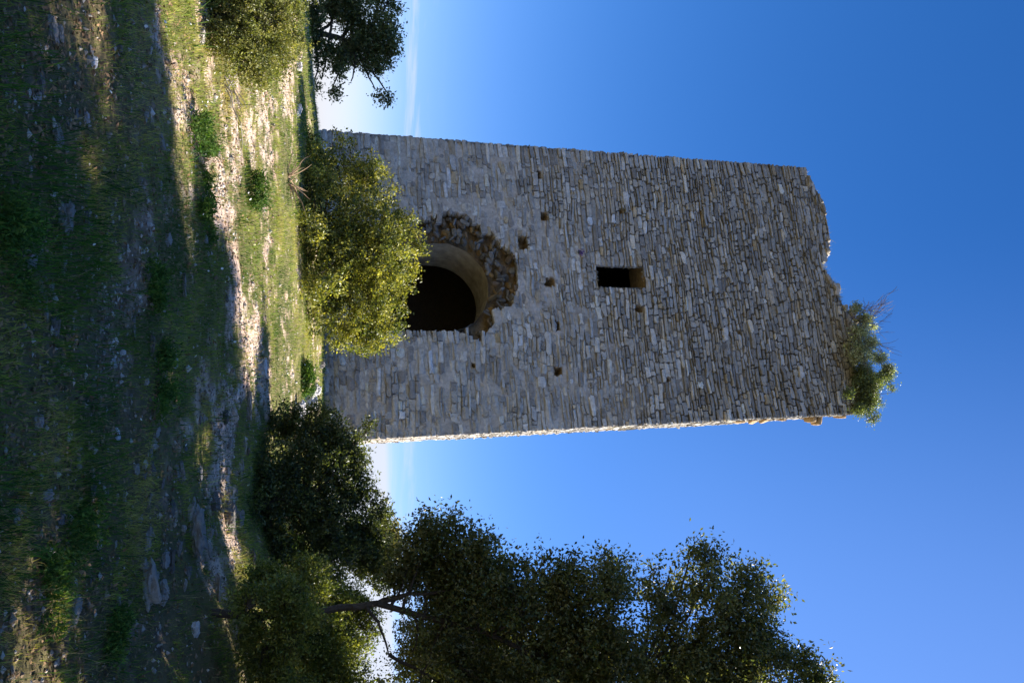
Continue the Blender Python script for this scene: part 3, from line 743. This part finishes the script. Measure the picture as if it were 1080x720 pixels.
# shrubs rooted on the tower head
def topshrub(name, label, bl, base, n, leaf, cols, seed, **k):
    return plant(name, label, 'bush', base, bl, n, leaf, cols, seed, crown='foliage', stemname='stem', tr=.025, **k)
Yt = 17.4
bl = pxblobs([(912, 425, 15, Yt), (925, 405, 15, Yt), (910, 400, 15, Yt), (925, 425, 11, Yt), (935, 395, 9, Yt), (920, 440, 8, Yt), (938, 412, 8, Yt), (905, 432, 8, Yt - .2), (895, 415, 7, Yt - .3), (915, 412, 20, Yt), (930, 420, 13, Yt), (905, 395, 12, Yt)])
topshrub('green_wall_shrub', 'bushy grey-green shrub growing from the corner of the tower top', bl, at(900, 415, Yt), 24000, .05, [(.07, .095, .035), (.12, .15, .055), (.19, .22, .085)], 21, tuft=.13, gap=.38, per=18, twigs=.7)
bl = pxblobs([(905, 350, 11, Yt), (918, 360, 11, Yt), (908, 375, 14, Yt), (926, 378, 11, Yt), (912, 337, 9, Yt), (936, 388, 8, Yt), (903, 325, 7, Yt), (922, 345, 7, Yt), (915, 392, 12, Yt), (902, 365, 12, Yt)])
topshrub('silvery_wall_shrub', 'pale silvery-leaved shrub in the middle of the tower top', bl, at(898, 360, Yt), 15000, .045, [(.20, .23, .13), (.32, .35, .21), (.48, .50, .36)], 22, tuft=.12, gap=.38, per=12, twigs=.9)
rng = np.random.default_rng(23)
p0 = at(897, 330, Yt); t = thing('dry_wall_shrub', 'sparse twiggy leafless shrub at the notch of the tower top', 'bush', p0)
mb = MB()
for k in range(34):
    src = at(896, rng.uniform(322, 372), Yt + rng.uniform(-.1, .3))
    f_ = rng.random(); dst_ = at(905 + rng.uniform(5, 38), 298 + rng.uniform(0, 26) + f_ * 66, Yt + rng.uniform(-.3, .3))
    q = limb(mb, src, dst_, .009, .004, rng, .08, 7, (.13, .10, .09), 3)
    for _ in range(5):
        j = rng.integers(2, 7); limb(mb, q[j], q[j] + (q[-1] - q[0]) * .22 + rng.normal(0, .09, 3), .005, .003, rng, .05, 4, (.14, .11, .10), 3)
mb.build('twigs', M_TWIG, t).location = tuple(-p0)
# dry grass rim on the wall head
mb = MB(); n = 1500
aa = rng.choice([rng.normal(.52, .04), rng.normal(.35, .1), rng.random()], n) if False else np.clip(np.where(rng.random(n) < .6, rng.normal(.5, .06, n), rng.random(n)), .02, .99)
zz_ = np.array([float(top_front(q)) for q in aa]) - .03
p = EL(zz_) * (1 - aa[:, None]) + ER(zz_) * aa[:, None] - Nf * rng.uniform(0.02, .3, n)[:, None]
hh = rng.uniform(.05, .17, n)[:, None]; ln = rng.normal(0, .5, (n, 3)); ln[:, 2] = 1
sw = rng.normal(size=(n, 3)); sw[:, 2] = 0; sw /= np.linalg.norm(sw, axis=1)[:, None]
v = np.stack([p - sw * .006, p + sw * .006, p + ln * hh], 1)
mb.add(v.reshape(-1, 3), np.arange(n * 3).reshape(-1, 3), (.22, .19, .09))
tag(mb.build('dry_grass', M_GRASS), 'thin dry grass fringing the broken tower top', 'grass', kind='stuff')
# small purple flower rooted in the wall
a_, z_ = az(612, 267); p0 = Pf(np.array(a_ * W0), np.array(z_), np.array(.03))
t = thing('wall_flower', 'small purple flower clump rooted in the tower face beside the window', 'flower', p0)
mb = MB(); foliage(mb, [(p0 + Nf * .03, .075)], 160, .03, [(.12, .06, .30), (.2, .10, .42)], rng, tuft=.03, per=8, gap=0); mb.build('blossom', M_PETAL, t).location = tuple(-p0)
mb = MB(); foliage(mb, [(p0 - Up * .05, .06)], 60, .03, [(.05, .08, .02)], rng, tuft=.03, per=8, gap=0); mb.build('leaves', M_LEAF, t).location = tuple(-p0)

# ------------------------------------------------------------------ grass and weeds
rng = np.random.default_rng(5)
def blades(n, ylo, yhi, hmin, hmax, wid, cols, keep, seed, xs=.52):
    r = np.random.default_rng(seed)
    Y = ylo * (yhi / ylo) ** r.random(n); X = (r.random(n) * 2 - 1) * (xs * Y + .5); X = np.where(r.random(n) < .25, X * 1.9, X)
    k = keep(X, Y, r); X, Y = X[k], Y[k]; n = len(X)
    Z = G(X, Y) - .012
    cl = fbm(X * 2.5, Y * 2.5, seed=seed + 1)
    h = (hmin + (hmax - hmin) * r.random(n) ** 1.6) * (.45 + 1.1 * cl) * (1 + .03 * Y)
    az_ = r.random(n) * 6.283; wd = wid * (.5 + .14 * Y) * r.uniform(.7, 1.3, n)
    s_ = np.stack([np.cos(az_), np.sin(az_), 0 * az_], 1); b_a = r.random(n) * 6.283
    ln = np.stack([np.cos(b_a), np.sin(b_a), 0 * az_], 1) * (h * r.uniform(.1, .9, n))[:, None]
    p = np.stack([X, Y, Z], 1); up = np.stack([0 * h, 0 * h, h], 1)
    v = np.stack([p - s_ * wd[:, None], p + s_ * wd[:, None], p + up * .6 + ln * .35 + s_ * wd[:, None] * .7, p + up * .6 + ln * .35 - s_ * wd[:, None] * .7, p + up + ln], 1)
    f4 = np.arange(n)[:, None] * 5 + np.array([[0, 1, 2, 3]]); f3 = np.arange(n)[:, None] * 5 + np.array([[3, 2, 4]])
    cols = np.array(cols); q = np.clip(fbm(X * 1.3, Y * 1.3, seed=seed + 2) * 2.4 - .75 + r.normal(0, .2, n), 0, .999) * (len(cols) - 1)
    qi = q.astype(int); fr = (q - qi)[:, None]; c = (cols[qi] * (1 - fr) + cols[qi + 1] * fr) * r.uniform(.7, 1.3, (n, 1))
    return v.reshape(-1, 3), f4, f3, np.repeat(c, 5, 0)
mb = MB()
def keepg(X, Y, r): return (r.random(len(X)) > np.maximum(bare(X, Y) * .93, .88 * sstep(.40, .56, fbm(X * 2.1, Y * 3.1, seed=440)) * sstep(6.8, 5.2, Y - .5 * X)))
for args in ((420000, 2.2, 18.5, .018, .062, .0016, [(.045, .095, .016), (.13, .20, .03), (.27, .32, .055), (.42, .37, .12)], keepg, 301),):
    v, f4, f3, c = blades(*args); mb.add(v, f4, c); mb.f.append((f3 + mb.n - len(v), 0))
tag(mb.build('grass', M_GRASS), 'short patchy grass covering the hillside', 'grass', kind='stuff')
# lusher dark green growth low in the foreground
def keepl(X, Y, r):
    d = np.exp(-(((X - .2) / .9) ** 2 + ((Y - 3.9) / .7) ** 2)); return r.random(len(X)) < d * sstep(.4, .6, fbm(X * 2.4, Y * 2.4, seed=411)) + .12 * sstep(.55, .66, fbm(X * 3.4, Y * 2.4, seed=412))
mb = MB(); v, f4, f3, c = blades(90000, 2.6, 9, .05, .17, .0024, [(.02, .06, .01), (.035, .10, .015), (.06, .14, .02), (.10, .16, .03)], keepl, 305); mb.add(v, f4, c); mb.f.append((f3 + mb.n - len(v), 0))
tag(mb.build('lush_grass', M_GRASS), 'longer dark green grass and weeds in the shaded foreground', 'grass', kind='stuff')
mb = MB(); v, f4, f3, c = blades(14000, 2.8, 17, .05, .13, .0010, [(.30, .24, .12), (.40, .33, .18), (.22, .2, .08)], lambda X, Y, r: fbm(X * 1.9, Y * 1.9, seed=460) > .5, 309); mb.add(v, f4, c); mb.f.append((f3 + mb.n - len(v), 0))
tag(mb.build('dry_stalks', M_GRASS), 'thin straw-coloured dead stalks standing through the grass', 'grass', kind='stuff')
# leaf litter and pebbles
n = 50000; Y = 2.8 * (18 / 2.8) ** rng.random(n); X = (rng.random(n) * 2 - 1) * (.52 * Y + .4)
k = rng.random(n) < .12 + .88 * bare(X, Y); X, Y = X[k], Y[k]; n = len(X); Z = G(X, Y) + .004
sz = (rng.gamma(2, .0035, n) + .004) * (.7 + .05 * Y)
o8 = np.array([[1, 0, 0], [0, 1, 0], [-1, 0, 0], [0, -1, 0], [0, 0, .7], [0, 0, -.7]])
v = np.stack([X, Y, Z], 1)[:, None] + o8[None] * sz[:, None, None] * rng.uniform(.6, 1.4, (n, 6, 1)) * rng.uniform(.7, 1.4, (n, 1, 3))
f = np.array([[0, 1, 4], [1, 2, 4], [2, 3, 4], [3, 0, 4], [1, 0, 5], [2, 1, 5], [3, 2, 5], [0, 3, 5]])
f = (np.arange(n)[:, None, None] * 6 + f[None]).reshape(-1, 3)
c = np.where(rng.random((n, 1)) < .6, [[.46, .40, .33]], [[.26, .18, .11]]) * rng.uniform(.6, 1.3, (n, 1))
mb = MB(); mb.add(v.reshape(-1, 3), f, np.repeat(c, 6, 0)); tag(mb.build('pebbles', M_ROCK), 'pale pebbles and crumbs of stone scattered over the slope', 'pebbles', kind='stuff')
n = 30000; Y = 2.8 * (11 / 2.8) ** rng.random(n); X = (rng.random(n) * 2 - 1) * (.52 * Y + .3); Z = G(X, Y) + .012
d1 = rng.normal(size=(n, 3)); d1[:, 2] *= .35; d1 /= np.linalg.norm(d1, axis=1)[:, None]; d2 = np.cross(d1, [0, 0, 1.] + rng.normal(0, .4, (n, 3))); d2 /= np.linalg.norm(d2, axis=1)[:, None]
sz = rng.uniform(.008, .02, (n, 1)); p = np.stack([X, Y, Z], 1)
v = np.stack([p, p + d1 * sz + d2 * sz * .5, p + d1 * sz * 2, p + d1 * sz - d2 * sz * .5], 1)
c = np.array([[.20, .12, .06]]) * rng.uniform(.5, 1.7, (n, 1))
mb = MB(); mb.add(v.reshape(-1, 3), np.arange(n * 4).reshape(-1, 4), np.repeat(c, 4, 0)); tag(mb.build('leaf_litter', M_TWIG), 'dry brown fallen leaves lying in the grass', 'leaves', kind='stuff')
# white daisies
fl = [(322, 405, 40, .5), (300, 385, 10, .5), (200, 60, 25, 1.2), (235, 60, 20, 1.2), (180, 20, 15, .7), (285, 300, 12, 1.5), (245, 300, 10, .8)]
mb = MB()
for x, u, cnt_, sp in fl:
    a, b = gpx(x, u)
    for _ in range(cnt_):
        X, Y = a + rng.normal(0, sp), b + rng.normal(0, sp); z = gz(X, Y) + rng.uniform(.05, .1); r_ = rng.uniform(.005, .009) * (1 + .03 * Y)
        th = np.arange(8) * math.pi / 4; tl = rng.normal(0, .5, 2)
        ring = np.stack([X + r_ * np.cos(th), Y + r_ * np.sin(th), z + r_ * (np.cos(th) * tl[0] + np.sin(th) * tl[1] - .3)], 1)
        mb.add(np.vstack([ring, [[X, Y, z + r_ * .35]]]), [[i, (i + 1) % 8, 8] for i in range(8)], (.78, .77, .74))
tag(mb.build('daisies', M_PETAL), 'tiny white flowers dotted through the grass', 'flowers', kind='stuff')
# leafy weeds
for i, (x, u, r_, hgt, lab) in enumerate([(201, 143, .17, .26, 'bright green weed clump beside the bare path, larger one'), (262, 200, .24, .32, 'dark green leafy weed on the grass between the path and the big bush'), (216, 152, .09, .14, 'small dull green weed next to the larger clump by the path'),
        (212, 218, .2, .12, 'low green weed patch at the shadow edge'), (160, 305, .18, .14, 'green weed clump in the shade in the middle of the slope'), (172, 400, .2, .15, 'green weed tuft among stones in the shade'), (318, 398, .3, .32, 'green plants growing above the white ledge at the tower foot'),
        (45, 610, .16, .12, 'bright spiky weed in the lower shaded corner'), (70, 560, .14, .15, 'pale green broadleaf weed near the flat grey stone'), (283, 575, .3, .3, 'bright green leafy plant at the foot of the leaning tree'), (118, 670, .18, .14, 'dark green weed patch near the frame edge'), (10, 250, .2, .12, 'low weed patch in the nearest shade')]):
    X, Y = gpx(x, u); z = gz(X, Y); r = np.random.default_rng(500 + i)
    t = thing('weed_clump', lab, 'weed', (X, Y, z), 'leafy weeds on the slope')
    mb = MB(); cc = [(.035, .085, .014), (.06, .125, .022), (.11, .17, .035)]
    foliage(mb, [((X + r.normal(0, r_ * .5), Y + r.normal(0, r_ * .5), z + hgt * .25), (r_ * .5, r_ * .5, hgt * r.uniform(.2, .5))) for _ in range(7)], int(1500 * (r_ / .15)), .018 + .0022 * Y, cc, r, tuft=.05, per=10, gap=0, upb=.9, asp=.38)
    mb.build('foliage', M_GRASS, t).location = (-X, -Y, -z)
# dead pale sticks
for i, (x, u, lab) in enumerate([(236, 88, 'tangle of pale dead twigs at the edge of the rounded shrub'), (303, 190, 'bare brown branches at the shaded foot of the big bush')]):
    X, Y = gpx(x, u); z = gz(X, Y); mb = MB(); r = np.random.default_rng(600 + i)
    for _ in range(16):
        a = np.array([r.normal(0, .05), r.normal(0, .05), 0]); b = a + np.array([r.normal(0, .25 + .12 * i), r.normal(0, .15), r.uniform(.06, .2 + .15 * i)])
        limb(mb, a, b, .006 + .006 * i, .002, r, .12, 6, (.4, .36, .3) if i == 0 else (.3, .2, .12), 4)
    o = mb.build('dead_twigs', M_TWIG); o.location = (X, Y, z); tag(o, lab, 'branch')

# ------------------------------------------------------------------ rocks
def rock(label, X, Y, size, col, seed, group=None, lift=.25, rot=0, name='rock'):
    r = np.random.default_rng(seed); mb = MB()
    block(mb, (0, 0, size[2] * lift), rotaxes(r, np.eye(3) @ np.array(Matrix.Rotation(rot, 3, 'Z')), .15), size, col, r, rough=.62, nd=9, fr_=1.9)
    o = mb.build(name, M_ROCK); o.location = (X, Y, gz(X, Y)); return tag(o, label, 'rock', group)
def prock(label, x, u, lw, lh, col, seed, **k):     # size given in pixels across and up
    X, Y = gpx(x, u); s = Y / 855.
    return rock(label, X, Y, (lw * s / 2 * (.75 if x > 235 else .6), lw * s / 2 * .5, max(lh * s * .6, .013)), col, seed, **k)
W_ = (.58, .55, .51); Gy = (.29, .265, .235); Tn = (.45, .38, .3)
prock('broad white rock slab lit by the sun at the tower foot', 322, 424, 26, 16, W_, 1)
prock('low white ledge stone between the dark shrub and the bright grass', 313, 436, 30, 11, W_, 2)
prock('upper block of the white outcrop, touching the tower foot', 332, 410, 14, 9, W_, 3)
prock('elongated white rock in the sunlit path', 277, 388, 24, 5, W_, 4)
prock('pale rock half in shade beside the path end', 249, 415, 15, 5, W_, 5)
prock('cream rock in dappled shade before the dark shrub', 243, 437, 18, 7, Tn, 6)
prock('long grey rock standing in the shade left of the shrub', 210, 500, 24, 5, Gy, 7)
prock('pointed blue-grey rock in the shaded stony strip', 191, 557, 10, 5, Gy, 8)
prock('grey slab low in the shaded stony strip', 173, 590, 24, 6, Gy, 9)
prock('angular grey rock beside the stony strip', 217, 562, 14, 6, Gy, 10)
prock('rounded brownish-grey stone alone in the nearest shade', 43, 523, 17, 9, (.3, .27, .25), 11)
prock('pair-like light stone beside the mossy patch', 126, 457, 17, 5, (.5, .49, .48), 12)
prock('white-topped rock at the lower end of the stony strip', 168, 632, 20, 6, Gy, 13)
prock('pale rock at the foot of the bank by the leaning tree', 187, 665, 20, 7, (.5, .49, .48), 14)
prock('thin white stone lying in the far shade near the top edge', 97, 65, 18, 4, (.55, .54, .53), 15)
prock('small bright white stone in the nearest grass', 53, 205, 9, 5, W_, 16)
prock('white rock sunk in the shaded grass near the mid slope', 90, 124, 16, 4, (.45, .38, .36), 17)
prock('bluish stone with a chipped side in the middle shade', 111, 142, 8, 5, Gy, 18)
prock('brown stone in the dim near grass', 40, 265, 10, 5, (.3, .25, .2), 19)
prock('pale stone beside the brown leaf patch', 90, 310, 9, 4, Gy, 20)
prock('little white stone between weeds in the middle shade', 134, 372, 9, 5, (.5, .49, .48), 21)
prock('light stone at the edge of the dappled strip', 186, 383, 16, 4, (.5, .47, .42), 22)
prock('flat pale stone near the green weed tuft', 156, 403, 11, 5, Gy, 23)
prock('white stone resting on the crest beside the rounded shrub', 318, 70, 12, 7, W_, 24)
prock('orange-tinted stone on the crest edge', 320, 56, 16, 7, (.55, .42, .3), 25)
prock('low pale stone on the crest nearest the tower', 316, 118, 18, 4, W_, 26)
prock('grey block lying at the tower foot between the green plants and the big bush', 337, 385, 9, 7, Gy, 27)
prock('small block against the tower foot behind the white outcrop', 340, 432, 8, 7, Gy, 28)
rr = np.random.default_rng(77)
for i in range(190):
    if i < 70: x, u = rr.uniform(150, 262), rr.uniform(420, 650)
    else: x, u = rr.uniform(5, 240), rr.uniform(0, 720)
    X, Y = gpx(x, u); s = (rr.gamma(2, .0055) + .004) * (.5 + .14 * Y) * (1.3 if i < 70 else 1)
    c = np.array([.20, .18, .155]) * rr.uniform(.5, 1.8)
    shade = 'small grey stone half buried in the shaded stony strip before the dark shrub' if i < 70 else 'small pale stone scattered in the open grass of the slope'
    rock(shade, X, Y, (s * rr.uniform(.8, 2.1), s, s * rr.uniform(.3, .7)), c, 1000 + i, group='stones of the shaded stony strip' if i < 70 else 'small stones scattered in the grass', name='small_stone', rot=rr.uniform(-.5, .5))
